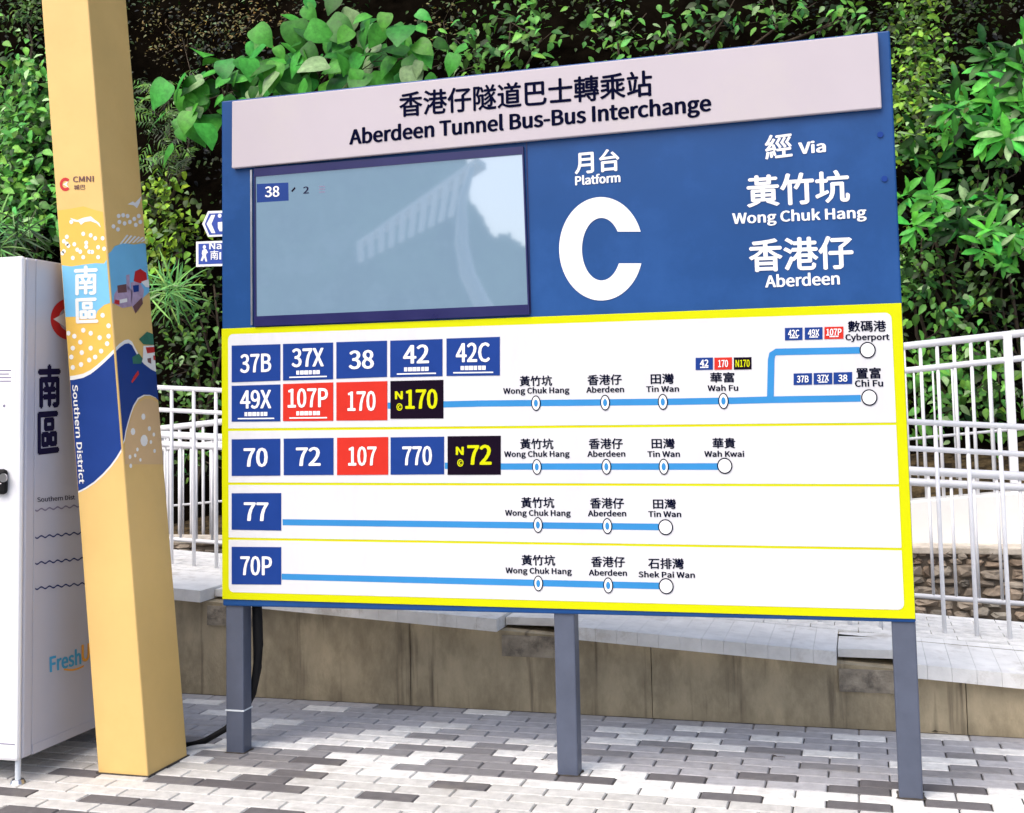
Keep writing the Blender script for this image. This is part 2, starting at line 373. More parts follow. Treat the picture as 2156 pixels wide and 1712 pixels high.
for it, of in [(P5('月台', (355, 792), (593, 772), 118, False), .03), (P5('Platform', (357, 852), (598, 834), 46, True), .03), (P5('經', (1390, 712), (1533, 694), 128, False), .022),
           (P5('Via', (1572, 683), (1713, 670), 60, True), .03), (P5('黃竹坑', (1292, 972), (1843, 940), 170, False), .028), (P5('Wong Chuk Hang', (1212, 1062), (1935, 1028), 56, True), .025),
           (P5('香港仔', (1305, 1322), (1865, 1303), 175, False), .028), (P5('Aberdeen', (1390, 1407), (1790, 1390), 62, True), .025)]:
    lab(carc, [it], 'white_letter', .0022, of)
mb = MB(); th = np.linspace(.338, 2*math.pi-.285, 60); ti = np.linspace(.595, 2*math.pi-.47, 60)
pts = [(495+228*math.cos(a), 1198-281*math.sin(a)) for a in th]+[(497+106*math.cos(a), 1200-170*math.sin(a)) for a in ti][::-1]
mb.poly([S(*Z5(*q), .0022) for q in pts], 'white_letter'); mb.build('lettering', carc)
# display
bz = [S(*Z4(227, 1637), .014), S(*Z4(1741, 1572), .014), S(*Z4(1706, 648), .014), S(*Z4(227, 771), .014)]
ds = [S(*Z4(238, 1582), .014), S(*Z4(1731, 1517), .014), S(*Z4(1700, 690), .014), S(*Z4(233, 815), .014)]
db = MB(); Vs = bz+ds+back(bz, .0135)+back(ds, .009)
db.add(Vs, [(k, (k+1) % 4, 4+(k+1) % 4, 4+k) for k in range(4)]+[(8+k, 8+(k+1) % 4, (k+1) % 4, k) for k in range(4)]+[(4+k, 4+(k+1) % 4, 12+(k+1) % 4, 12+k) for k in range(4)], 'bezel')
disp = db.build('display_frame', B)
sn = MB(); sn.add(back(ds, .009), [(0, 1, 2, 3)], 'display_glass'); scr = sn.build('screen', disp)
sl = MB(); sl.add([S(*Z4(x, y), .0065) for x, y in [(244, 957), (418, 946), (416, 847), (243, 855)]], [(0, 1, 2, 3)], 'art_navy')
text(sl, '38', S(*Z4(290, 927), .0075), S(*Z4(366, 923), .0075), (0, 0, .043), 'white_letter')
sl.build('route_readout', disp); sl = MB()
text(sl, '2', S(*Z4(500, 908), .0075), S(*Z4(528, 906), .0075), (0, 0, .028), 'machine_text')
sl.build('minutes_readout', disp); sl = MB()
sl.add([S(*Z4(x, y), .0065) for x, y in [(432, 893), (452, 870), (456, 880), (438, 900)]], [(0, 1, 2, 3)], 'black_print')
sl.build('route_arrow', disp); sl = MB()
for yy in (868, 882, 898): sl.add([S(*Z4(x, y), .0065) for x, y in [(585, yy+5), (618, yy+3), (618, yy-3), (585, yy-1)]], [(0, 1, 2, 3)], 'machine_faint')
sl.build('clock_mark', disp)
st = MB()   # narrow metal strip beside the display
a, b_ = S(*Z4(212, 780), .001), S(*Z4(216, 1630), .001)
st.box(a.x, a.x+.008, -.010, -.0005, b_.z, a.z, 'steel'); st.build('edge_strip', disp)
# route panel: yellow sheet, white fields
yq = [S(784.5, 2114, .006), S(3230, 2184.5, .006), S(3183, 1069, .006), S(782.5, 1160, .006)]
yq[0].x = yq[3].x = .0015; yq[1].x = yq[2].x = 2.726
yb_ = MB(); yb_.hexa(yq, back(yq, .0055), 'yellow_print'); route = yb_.build('route_panel', B, bevel=.0015)
def bil(q, u, v): return (q[0]*(1-u)+q[1]*u)*(1-v)+(q[3]*(1-u)+q[2]*u)*v
FIELDS = [(T1(92, 641), T3(772, 604), T3(748, 72), T1(88, 124)), (T1(92, 938), T3(779, 902), T3(773, 616), T1(92, 655)),
          (T1(92, 1240), T3(795, 1210), T3(781, 914), T1(92, 951)), (T1(95, 1540), T3(806, 1510), T3(796, 1222), T1(92, 1252))]
for n_, fq in enumerate(FIELDS):
    c = [S(*p, .0072) for p in fq]; c[0].x = c[3].x = .033; c[1].x = c[2].x = 2.690
    r_ = .022; out = []
    for k, (su, sv) in enumerate([(1, 1), (-1, 1), (-1, -1), (1, -1)]):
        rr = r_ if (n_ == 0 and k > 1) or (n_ == 3 and k < 2) else .002
        a0 = math.pi+k*math.pi/2
        for s_ in range(5):
            th = a0+s_*math.pi/8
            out.append(c[k]+Vector((su*rr+rr*math.cos(th), 0, sv*rr+rr*math.sin(th))))
    fb = MB(); fb.poly(out, 'white_print'); fb.build('white_field', route)
# route number tiles
def tile(txt, q, kind, sub=False, mini=False):
    c = [S(*p, .0090) for p in q]; mb = MB()
    mb.hexa(c, back(c, .0014), kind+'_print')
    d = Vector((0, -.0012, 0)); ink = 'yellow_print' if kind == 'black' else 'white_letter'
    n = len(txt.strip())
    if txt[0] == 'N' and not mini:
        upv = (bil(c, .5, .76)-bil(c, .5, .28))
        text(mb, txt[1:], bil(c, .30 if n == 4 else .39, .27)+d, bil(c, .88 if n == 4 else .82, .27)+d, upv, ink, True, .025)
        x0 = .10 if n == 4 else .17
        text(mb, 'N', bil(c, x0, .52)+d, bil(c, x0+.13, .52)+d, bil(c, .2, .72)-bil(c, .2, .52), ink, True, .03)
        ctr = bil(c, x0+.075, .31)+d; disc(mb, ctr, (.013, 0, 0), (0, 0, .015), ink, 14, .72)
        text(mb, 'c', ctr+Vector((-.006, 0, -.007)), ctr+Vector((.006, 0, -.007)), (0, 0, .013), ink, False, .03)
    else:
        hw = {2: .235, 3: .31, 4: .39}[n]*(.86 if txt.isdigit() and n == 3 else 1)
        lo, hi = (.37, .85) if sub else (.26, .74)
        if mini: lo, hi = (.30, .82) if sub else (.22, .78)
        text(mb, txt, bil(c, .5-hw, lo)+d, bil(c, .5+hw, lo)+d, bil(c, .5, hi)-bil(c, .5, lo), ink, True, .022)
    if sub:
        ru = [.27, .33, .345, .42, .43, .51, .52, .58, .60, .66, .67, .74]
        for a, b_ in zip(ru[::2], ru[1::2]):
            mb.add([bil(c, a, .15)+d, bil(c, b_, .15)+d, bil(c, b_, .26)+d, bil(c, a, .26)+d], [(0, 1, 2, 3)], ink)
        if not mini: mb.add([bil(c, .13, .065)+d, bil(c, .88, .065)+d, bil(c, .88, .10)+d, bil(c, .13, .10)+d], [(0, 1, 2, 3)], ink)
    o = mb.build('route_tile', route)
    return o
for txt, kind, sub, (xl, xr), (tl, tr, br_, bl_) in [
    ('37B', 'blue', 0, (105, 372), (186, 178, 378, 388)), ('37X', 'blue', 1, (387, 662), (177, 169, 371, 378)), ('38', 'blue', 0, (680, 958), (167, 159, 358, 368)),
    ('42', 'blue', 1, (976, 1263), (159, 150, 354, 360)), ('42C', 'blue', 1, (1285, 1578), (147, 138, 350, 353)),
    ('49X', 'blue', 1, (105, 372), (407, 399, 602, 604)), ('107P', 'red', 1, (387, 663), (397, 388, 599, 601)), ('170', 'red', 0, (680, 960), (388, 381, 596, 598)), ('N170', 'black', 0, (977, 1268), (381, 374, 586, 588)),
    ('70', 'blue', 0, (105, 372), (701, 697, 900, 902)), ('72', 'blue', 0, (391, 664), (697, 693, 896, 898)), ('107', 'red', 0, (684, 965), (692, 688, 895, 897)), ('770', 'blue', 0, (978, 1272), (690, 686, 893, 895)), ('N72', 'black', 0, (1291, 1583), (684, 681, 895, 896)),
    ('77', 'blue', 0, (105, 377), (997, 996, 1202, 1197)), ('70P', 'blue', 0, (105, 377), (1291, 1293, 1499, 1497))]:
    tile(txt, [T1(xl, bl_), T1(xr, br_), T1(xr, tr), T1(xl, tl)], kind, sub)
for txt, kind, sub, xl, xr, t_, b2, Tf in [('42', 'blue', 1, 1175, 1270, 330, 397, T2), ('170', 'red', 0, 1278, 1375, 329, 396, T2), ('N170', 'black', 0, 1385, 1482, 328, 395, T2),
    ('42C', 'blue', 1, 233, 318, 146, 206, T3), ('49X', 'blue', 1, 329, 415, 144, 203, T3), ('107P', 'red', 1, 424, 516, 141, 200, T3),
    ('37B', 'blue', 0, 275, 364, 366, 422, T3), ('37X', 'blue', 1, 372, 462, 364, 420, T3), ('38', 'blue', 0, 468, 558, 361, 418, T3)]:
    tile(txt, [Tf(xl, b2+1), Tf(xr, b2-1), Tf(xr, t_-1), Tf(xl, t_+1)], kind, sub, True)
# route lines with their stops
def stripe(mb, pts, wd, h):
    P = [S(*p, h) for p in pts]; L_, R_ = [], []
    for k, p in enumerate(P):
        d = (P[min(k+1, len(P)-1)]-P[max(k-1, 0)]).normalized(); n = Vector((-d.z, 0, d.x))*wd/2
        L_.append(p+n); R_.append(p-n)
    k = len(P); mb.add(L_+R_, [(q, k+q, k+q+1, q+1) for q in range(k-1)], 'line_blue')
def stop(mb, p, end):
    c = S(*p, .0100)
    if end:
        disc(mb, c, (.028, 0, 0), (0, 0, .0295), 'navy_letter', 28); c2 = c+Vector((0, -.0008, 0))
        disc(mb, c2, (.0236, 0, 0), (0, 0, .0250), 'white_letter', 28)
    else:
        disc(mb, c, (.019, 0, 0), (0, 0, .030), 'navy_letter', 20)
        disc(mb, c+Vector((0, -.0006, 0)), (.0150, 0, 0), (0, 0, .0258), 'white_letter', 20)
        disc(mb, c+Vector((0, -.0012, 0)), (.008, 0, 0), (0, 0, .014), 'line_blue', 14)
WD = .0245
ROUTES = [
  ([[T1(962, 516), T2(0, 582), T2(1000, 573), T2(1400, 566), T3(160, 494), T3(600, 487)], [T3(152, 492), T3(163, 478), T3(167, 300), T3(172, 275), T3(190, 263), T3(595, 255)]],
   [T2(298, 580), T2(678, 577), T2(995, 573), T2(1328, 568)], [T3(633, 254), T3(641, 483)]),
  ([[T1(1276, 846), T2(120, 928), T2(1300, 928)]], [T2(303, 930), T2(685, 929), T2(1000, 929)], [T2(1335, 924)]),
  ([[T1(385, 1156), T2(980, 1260)]], [T2(309, 1249), T2(690, 1255)], [T2(1010, 1261)]),
  ([[T1(380, 1455), T2(980, 1584)]], [T2(311, 1570), T2(695, 1581)], [T2(1013, 1585)])]
for lines, stops, ends in ROUTES:
    mb = MB()
    for k, l in enumerate(lines): stripe(mb, l, WD, .0079+.0003*k)
    for p in stops: stop(mb, p, False)
    for p in ends: stop(mb, p, True)
    mb.build('route_line', route)
# stop names (each name one piece of lettering)
def nm(zh, a, b_, hz, en, c, d, Tf, capk=30):
    mb = MB(); h = .0086
    for body, p0, p1, ht, cap, of in [(zh, a, b_, hz, False, .026), (en, c, d, capk, True, .024)]:
        P0, P1 = Tf(*p0), Tf(*p1); mid = ((P0[0]+P1[0])/2, (P0[1]+P1[1])/2)
        hh = (S(mid[0], mid[1]-ht*(.73 if Tf is T3 else .6425), h)-S(*mid, h)).z
        text(mb, body, S(*P0, h), S(*P1, h), (0, 0, hh), 'navy_letter', cap, of, 2)
    mb.build('stop_name', route)
W_, A_, TW = ('黃竹坑', 'Wong Chuk Hang'), ('香港仔', 'Aberdeen'), ('田灣', 'Tin Wan')
for zh, en, a, b_, hz, c, d in [
    (*W_, (210, 487), (386, 484), 56, (120, 528), (481, 523)), (*A_, (583, 481), (769, 478), 56, (576, 522), (781, 519)), (*TW, (930, 475), (1055, 473), 56, (905, 518), (1083, 516)), ('華富', 'Wah Fu', (1257, 467), (1388, 465), 55, (1243, 513), (1408, 511)),
    (*W_, (213, 832), (393, 832), 57, (125, 875), (482, 873)), (*A_, (590, 831), (775, 831), 57, (582, 874), (788, 873)), (*TW, (935, 829), (1060, 829), 55, (912, 875), (1088, 874)), ('華貴', 'Wah Kwai', (1270, 828), (1393, 827), 56, (1225, 874), (1441, 874)),
    (*W_, (218, 1155), (398, 1155), 58, (130, 1197), (488, 1199)), (*A_, (597, 1158), (781, 1159), 58, (585, 1200), (793, 1201)), (*TW, (943, 1160), (1067, 1161), 54, (917, 1204), (1095, 1205)),
    (*W_, (220, 1470), (403, 1472), 57, (133, 1513), (494, 1519)), (*A_, (603, 1479), (787, 1481), 57, (590, 1525), (797, 1528)), ('石排灣', 'Shek Pai Wan', (916, 1489), (1110, 1491), 58, (863, 1535), (1170, 1539))]:
    nm(zh, a, b_, hz, en, c, d, T2)
nm('數碼港', (540, 166), (722, 164), 53, 'Cyberport', (527, 206), (738, 204), T3, 28)
nm('置富', (580, 393), (697, 391), 53, 'Chi Fu', (573, 431), (707, 429), T3, 30)
for x in (.008, 1.412, 2.646):
    lg = MB(); lg.box(x, x+.081, .010, .082, -.004, .612, 'grey_leg'); L_ = lg.build('leg', B, bevel=.006)
    ft = MB(); n_v = 20; oc = Vector((x+.0405, .046, .0))
    ring_ = [oc+Vector((math.copysign(.0405, math.cos(a_))+.012*random.uniform(.3, 1.2)*math.cos(a_) if abs(math.cos(a_)) > .7 else .055*math.cos(a_)/.7, (math.copysign(.036, math.sin(a_))+.012*random.uniform(.3, 1.2)*math.sin(a_)) if abs(math.sin(a_)) > .7 else .05*math.sin(a_)/.7, .0008)) for a_ in [2*math.pi*q/n_v for q in range(n_v)]]
    ft.add(ring_+[p_+(oc-p_)*.25+Vector((0, 0, .003)) for p_ in ring_], [(q, (q+1) % n_v, n_v+(q+1) % n_v, n_v+q) for q in range(n_v)]+[tuple(range(n_v, 2*n_v))], 'base_seal'); ft.build('foot_mortar', L_)
    if x < .1:
        zt_ = MB(); zt_.box(x-.002, x+.083, .0075, .0845, .168, .174, 'zip_tie'); zt_.build('cable_tie', L_)

# cable hanging behind the left leg
cbm = MB()
pts = [Vector(p) for p in ((.10, .10, .66), (.106, .10, .55), (.109, .10, .42), (.105, .10, .33), (.085, .098, .22), (.04, .09, .13), (-.03, .06, .075), (-.10, .03, .035), (-.2, .0, .016), (-.34, -.01, .014), (-.6, .05, .014))]
cbm.tube(pts, [.021, .022, .022, .019, .014, .013, .013, .013, .013, .013, .013], 'black_rubber', 10)
tag(cbm.build('power_cable', smooth=True), 'thick black cable hanging behind the left leg of the board down to the paving', 'cable')

# ------------------------------------------------------------------ leaning canopy column with printed artwork
LEAN = -.0938; CXL, CXR, CYF, CYB = -.3445, -.1215, -.352, -.070; CTOP = 4.7
C = thing('canopy_column', 'leaning yellow square column with seaside artwork between the machine and the board', 'column', (-.23, -.2, 0))
pm = MB()
cor = lambda z: [Vector((x+LEAN*z, y, z)) for x, y in ((CXL, CYF), (CXR, CYF), (CXR, CYB), (CXL, CYB))]
pm.hexa(cor(CTOP), cor(-.003), 'pillar_paint'); pm.f = [f[::-1] for f in pm.f]
pm.build('shaft', C, bevel=.006)
bs = MB(); bs.box(CXL-.006, CXR+.006, CYF-.006, CYB+.006, -.004, .0045, 'base_seal'); bs.build('base_seal', C)
def clip(poly, axis, lim, sgn):
    out = []
    for k in range(len(poly)):
        p, q = poly[k-1], poly[k]; a, b_ = sgn*(p[axis]-lim), sgn*(q[axis]-lim)
        if (a < 0) != (b_ < 0):
            t_ = a/(a-b_); out.append((p[0]+(q[0]-p[0])*t_, p[1]+(q[1]-p[1])*t_))
        if b_ >= 0: out.append(q)
    return out
ZA = lambda x, y: (x*.5257, y*.5257)
ZB = lambda x, y: (x*.5257, 850+y*.5257)
def ff(x, y):
    p = at(x, y, CYF); return (p.x-LEAN*p.z, p.z)
def rf(x, y):
    p = at_x(x, y, CXR, LEAN); return (p.y, p.z)
def art(mb, face, pts, m, h):
    q = [(ff if face == 'f' else rf)(*p) for p in pts]; e = .0055
    lo, hi = (CXL+e, CXR-e) if face == 'f' else (CYF+e, CYB-e)
    q = clip(clip(q, 0, lo, 1), 0, hi, -1)
    if len(q) < 3: return
    if face == 'f': mb.poly([(u+LEAN*z, CYF-h, z) for u, z in q], m)
    else: mb.poly([(CXR+LEAN*z+h, u, z) for u, z in q], m)
def dot(mb, face, x, y, rx, ry, m, h, n=12): art(mb, face, [(x+rx*math.cos(2*math.pi*k/n), y+ry*math.sin(2*math.pi*k/n)) for k in range(n)], m, h)
zb = lambda L_: [ZB(*p) for p in L_]; za = lambda L_: [ZA(*p) for p in L_]
mb = MB()       # golden ground of the print
art(mb, 'f', za([(340, 1420), (480, 1400), (560, 1385), (640, 1410), (760, 1440)])+zb([(800, 150), (800, 700), (745, 770), (640, 870), (560, 915), (430, 930), (380, 500)]), 'art_gold', .0004)
mb.build('gold_band', C)
mb = MB()       # sky band
art(mb, 'f', zb([(380, 160), (480, 172), (560, 160), (640, 150), (700, 152), (780, 30), (800, 150), (800, 420), (735, 418), (700, 430), (655, 470), (645, 500), (600, 525), (520, 508), (430, 512), (380, 500)]), 'art_sky', .0008)
art(mb, 'r', zb([(700, 110), (745, 70), (770, 35), (830, 15), (900, 25), (960, 15), (1060, 60), (1060, 330), (1000, 345), (940, 400), (880, 430), (800, 430), (740, 415), (700, 415)]), 'art_sky', .0008)
mb.build('sky_band', C)
mb = MB()       # navy wave with white edge
TOP_F = [(440, 925), (500, 918), (560, 905), (610, 880), (655, 845), (700, 805), (745, 762), (800, 705)]
BOT_F = [(890, 1240), (860, 1310), (845, 1350), (820, 1410), (790, 1460), (750, 1515), (700, 1570), (640, 1625), (580, 1665), (530, 1690), (480, 1700)]
TOP_R = [(700, 800), (760, 745), (800, 705), (835, 680), (862, 675), (885, 690), (905, 730), (930, 775), (965, 815), (1010, 850), (1060, 875), (1120, 890)]
BOT_R = [(1120, 1130), (1080, 1090), (1050, 1058), (1010, 1040), (970, 1040), (930, 1062), (900, 1110), (880, 1165), (862, 1225), (848, 1280), (838, 1340), (800, 1420), (700, 1420)]
sh = lambda L_, d: [(x, y+d) for x, y in L_]
art(mb, 'f', zb(sh(TOP_F, -14)+BOT_F), 'art_white', .0008); art(mb, 'r', zb(sh(TOP_R, -14)+BOT_R), 'art_white', .0008)
art(mb, 'f', zb(sh(TOP_F, 14)+[(x-8, y-8) for x, y in BOT_F]), 'art_navy', .0016)
art(mb, 'r', zb(sh(TOP_R, 12)+[(x-7, y-7) for x, y in BOT_R]), 'art_navy', .0016)
art(mb, 'r', zb([(1120, 1160)]+sh(BOT_R[1:-2], 22)+[(838, 1500), (1120, 1500)]), 'art_sand', .0012)
mb.build('wave_band', C)
mb = MB()       # sand dots
for x, y in [(450, 1590), (500, 1640), (560, 1570), (610, 1580), (640, 1600), (580, 1630), (430, 1620), (460, 1650), (690, 1600), (540, 1690), (600, 1690), (660, 1660), (480, 1490), (420, 1700), (700, 1670)]: dot(mb, 'f', *ZA(x, y), 7, 8, 'art_white', .0011, 8)
for x, y in [(450, 20), (520, 60), (580, 40), (620, 75), (490, 115), (560, 110), (660, 110), (430, 70)]: dot(mb, 'f', *ZB(x, y), 7, 8, 'art_white', .0011, 8)
for x, y in [(690, 500), (730, 570), (610, 620), (540, 680), (670, 650), (720, 690), (490, 720), (550, 750), (610, 720), (680, 740), (640, 780), (480, 780), (545, 830), (600, 800), (490, 850), (730, 640), (460, 620), (560, 600), (500, 640)]: dot(mb, 'f', *ZB(x, y), 8, 9, 'art_white', .0011, 8)
for x, y, r_ in [(965, 1340, 26), (890, 1280, 16), (960, 1180, 14), (920, 1400, 9), (1035, 1410, 9), (870, 1450, 10), (905, 1440, 9), (875, 1510, 10), (1010, 1350, 9), (940, 1470, 8), (1000, 1260, 11), (1030, 1300, 9)]: dot(mb, 'r', *ZB(x, y), r_*.5, r_*.8, 'art_white', .0019, 10)
for x, y in [(795, 1450), (825, 1445), (855, 1450), (800, 1490), (835, 1500), (870, 1490), (900, 1470), (930, 1450), (760, 1520), (790, 1540), (910, 1510), (940, 1490)]: dot(mb, 'r', *ZA(x, y), 7, 8, 'art_white', .0011, 8)
mb.build('sand_dots', C)
mb = MB()       # gulls and spray
art(mb, 'f', za([(470, 1462), (520, 1478), (560, 1462), (610, 1452), (640, 1478), (668, 1498), (678, 1528), (650, 1500), (610, 1485), (570, 1490), (545, 1510), (530, 1490), (500, 1488)]), 'art_white', .0011)
art(mb, 'r', za([(855, 1372), (890, 1352), (905, 1362), (948, 1318), (935, 1365), (918, 1398), (895, 1378)]), 'art_white', .0011)
for k in range(6): art(mb, 'r', za([(800+k*28, 1640-k*3), (812+k*28, 1640-k*3), (862+k*26, 1580+k*4), (850+k*26, 1575+k*4)]), 'art_white', .0011)
mb.build('gull_print', C)
mb = MB()       # houses by the shore
for pts_, m_ in [([(765, 360), (800, 300), (850, 290), (890, 340), (880, 440), (820, 450), (760, 420)], 'art_mauve'), ([(785, 300), (845, 290), (850, 345), (790, 350)], 'art_brown'), ([(845, 230), (868, 225), (872, 330), (850, 330)], 'art_mauve'),
    ([(875, 280), (930, 265), (965, 330), (955, 420), (905, 480), (880, 430)], 'art_mauve'), ([(895, 270), (905, 205), (940, 188), (980, 215), (985, 260), (940, 285)], 'art_red'), ([(945, 275), (1000, 255), (1015, 315), (975, 310)], 'art_white'),
    ([(890, 440), (950, 380), (958, 420), (908, 488)], 'art_brown'), ([(800, 395), (850, 385), (852, 410), (802, 420)], 'art_white'), ([(890, 300), (930, 295), (930, 340), (895, 345)], 'art_navy'), ([(770, 395), (800, 400), (800, 430), (765, 420)], 'art_red')]:
    art(mb, 'r', zb(pts_), m_, .0012+.0004*(m_ != 'art_mauve')+.0003*(m_ == 'art_white'))
for pts_, m_, h in [([(930, 660), (985, 610), (1060, 640), (1060, 700), (960, 695)], 'art_green', .002), ([(960, 705), (1070, 700), (1070, 880), (1000, 850), (955, 810)], 'art_white', .0020), ([(975, 715), (1060, 710), (1060, 745), (985, 755)], 'art_red', .0025),
    ([(985, 790), (1010, 785), (1012, 825), (990, 815)], 'art_brown', .0025), ([(1025, 770), (1055, 768), (1055, 800), (1028, 800)], 'art_red', .0025), ([(885, 780), (930, 755), (955, 790), (945, 825), (890, 825)], 'art_green', .0022), ([(895, 910), (925, 870), (930, 895), (885, 955), (878, 945)], 'art_red', .0022)]:
    art(mb, 'r', zb(pts_), m_, h)
mb.build('village_print', C)
def fp(x, y, h): return at(x, y, CYF-h)
mb = MB()
text(mb, '南', fp(*ZB(502, 362), .0018), fp(*ZB(650, 356), .0018), fp(*ZB(575, 172), .0018)-fp(*ZB(575, 360), .0018), 'art_white', False, .035); mb.build('lettering', C); mb = MB()
text(mb, '區', fp(*ZB(515, 550), .0018), fp(*ZB(655, 545), .0018), fp(*ZB(580, 388), .0018)-fp(*ZB(585, 548), .0018), 'art_white', False, .035); mb.build('lettering', C); mb = MB()
text(mb, 'Southern District', fp(*ZB(486, 968), .0024), fp(*ZB(533, 1628), .0024), Vector((.024, 0, 0)), 'art_white', True, .02)
mb.build('lettering', C)
mb = MB()
cx_, cy_ = ZA(440, 1238)
ring = [(cx_+20*math.cos(a), cy_+24*math.sin(a)) for a in np.linspace(.75, 5.5, 14)]+[(cx_+11*math.cos(a), cy_+13*math.sin(a)) for a in np.linspace(5.5, .75, 14)]
art(mb, 'f', ring, 'art_red', .0012); art(mb, 'f', [(cx_-8, cy_), (cx_+12, cy_-12), (cx_+4, cy_), (cx_+12, cy_+12)], 'art_white', .0014)
text(mb, 'CMNI', fp(*ZA(491, 1222), .0014), fp(*ZA(628, 1218), .0014), fp(*ZA(560, 1184), .0014)-fp(*ZA(560, 1220), .0014), 'art_brown', True, .02)
text(mb, '城巴', fp(*ZA(497, 1274), .0014), fp(*ZA(572, 1272), .0014), fp(*ZA(535, 1240), .0014)-fp(*ZA(535, 1273), .0014), 'art_brown', False, .02)
mb.build('bus_emblem', C)

# ------------------------------------------------------------------ vending machine
VX, VY = -.56, -.551
Vm = thing('vending_machine', 'tall white vending machine with grey printed side beside the yellow column', 'vending machine', (-1.1, -.2, 0))
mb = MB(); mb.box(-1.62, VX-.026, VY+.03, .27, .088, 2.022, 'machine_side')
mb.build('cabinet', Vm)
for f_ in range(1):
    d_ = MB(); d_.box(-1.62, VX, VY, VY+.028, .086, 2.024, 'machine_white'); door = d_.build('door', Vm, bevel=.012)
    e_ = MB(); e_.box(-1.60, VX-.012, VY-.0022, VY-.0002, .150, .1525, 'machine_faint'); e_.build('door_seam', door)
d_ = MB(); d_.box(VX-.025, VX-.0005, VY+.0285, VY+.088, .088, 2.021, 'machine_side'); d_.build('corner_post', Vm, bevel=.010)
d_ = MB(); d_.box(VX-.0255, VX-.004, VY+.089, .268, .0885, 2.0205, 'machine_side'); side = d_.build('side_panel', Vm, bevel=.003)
d_ = MB(); d_.box(VX-.0035, VX-.0005, VY+.0895, .267, .090, .125, 'machine_side'); d_.build('kick_strip', side)
for x, y in ((VX-.02, VY+.03), (VX-.04, .22), (-1.58, VY+.03), (-1.58, .22)):
    l_ = MB(); l_.tube([(x, y, .012), (x, y, .092)], .011, 'zip_tie', 10); l_.tube([(x, y, -.001), (x, y, .013)], [.03, .022], 'steel', 14); l_.build('foot', Vm)
def vs(x, y, h=.0005): return at_x(x, y, VX-.004+h)
ZC = lambda x, y: (x*.6536, 1750+y*.6536)
def sv(x, y, Zf=ZB, h=.001): return vs(*Zf(x, y), h)
def stx(mb, body, a, b_, top, m, cap, Zf=ZB, off=.02):
    mb = MB(); A, Bq = sv(*a, Zf), sv(*b_, Zf); text(mb, body, A, Bq, sv(*top, Zf)-(A+Bq)/2, m, cap, off); mb.build('lettering', side)
stx(mb, '南', (262, 1118), (402, 1108), (332, 838), 'machine_text', False, ZB, .045)
stx(mb, '區', (258, 1428), (392, 1412), (325, 1152), 'machine_text', False, ZB, .04)
stx(mb, 'Southern Dist', (203, 33), (405, 18), (304, 2), 'machine_text', True, ZC, .01)
stx(mb, 'Fresh', (272, 950), (437, 905), (354, 850), 'fresh_blue', True, ZC, .03)
stx(mb, 'Up', (443, 895), (530, 870), (487, 795), 'fresh_orange', True, ZC, .03)
for ya, m_ in ((85, 'machine_faint'), (232, 'wave_blue'), (372, 'wave_blue'), (508, 'wave_blue')):
    mb = MB()
    for q in range(44):
        xa, xb = 190+q*7.5, 190+(q+1)*7.5
        yy = lambda x: ya+6*math.sin((x-190)/22*math.pi)-(x-190)*.10-8
        mb.add([sv(xa, yy(xa)+4, ZC), sv(xb, yy(xb)+4, ZC), sv(xb, yy(xb)-4, ZC), sv(xa, yy(xa)-4, ZC)], [(0, 1, 2, 3)], m_)
    mb.build('wavy_line', side)
mb = MB()
pts = [(345+k*9, 935+12*math.sin(k/12*math.pi)-k*1.5) for k in range(13)]
for a, b_ in zip(pts[:-1], pts[1:]): mb.add([sv(a[0], a[1]+5, ZC), sv(b_[0], b_[1]+5, ZC), sv(b_[0], b_[1]-5, ZC), sv(a[0], a[1]-5, ZC)], [(0, 1, 2, 3)], 'fresh_orange')
mb.build('smile_print', side)
mb = MB()
cxl, cyl = 470, 525; N_ = 28
ot = [(cxl+130*math.cos(a), cyl+140*math.sin(a)) for a in np.linspace(.7, 5.58, N_)]; it_ = [(cxl+75*math.cos(a), cyl+82*math.sin(a)) for a in np.linspace(.7, 5.58, N_)]
mb.add([sv(*p, ZB, .0012) for p in ot+it_], [(k, k+1, N_+k+1, N_+k) for k in range(N_-1)], 'art_red')
mb.add([sv(*p, ZB, .0015) for p in [(358, 525), (440, 480), (440, 580)]], [(0, 1, 2)], 'art_white')
mb.build('round_emblem', side)
def vf(x, y, h=.001): return at(x, y, VY-h)
mb = MB(); mb.add([vf(*ZB(x, y)) for x, y in [(-160, 1150), (98, 1155), (102, 790), (-160, 785)]], [(0, 1, 2, 3)], 'white_letter')
for k, (x0, x1) in enumerate([(-20, 75), (-20, 60), (-20, 76), (-20, 74)]):
    yy = 870+k*24; mb.add([vf(*ZB(x, y), .0014) for x, y in [(x0, yy+4), (x1, yy+4), (x1, yy-4), (x0, yy-4)]], [(0, 1, 2, 3)], 'machine_faint')
dd = vf(*ZB(28, 1108), .0014); disc(mb, dd, (.006, 0, 0), (0, 0, .006), 'machine_faint', 10)
mb.build('sticker', door)
mb = MB(); c0, c1 = vf(*ZB(-30, 1700), 0), vf(*ZB(64, 1530), 0)
mb.box(c0.x, c1.x, VY-.028, VY-.0005, c0.z, c1.z, 'black_rubber'); hn = mb.build('handle', door, bevel=.02)
mb = MB(); kc = vf(*ZB(26, 1590), .0285); mb.tube([kc, kc+Vector((0, -.006, 0))], .017, 'steel', 18); mb.build('lock', hn)
mb = MB(); mb.box(c0.x+.008, c1.x-.014, VY-.0295, VY-.0285, (c0.z+c1.z)/2-.008, (c0.z+c1.z)/2-.004, 'white_letter'); mb.build('handle_trim', hn)

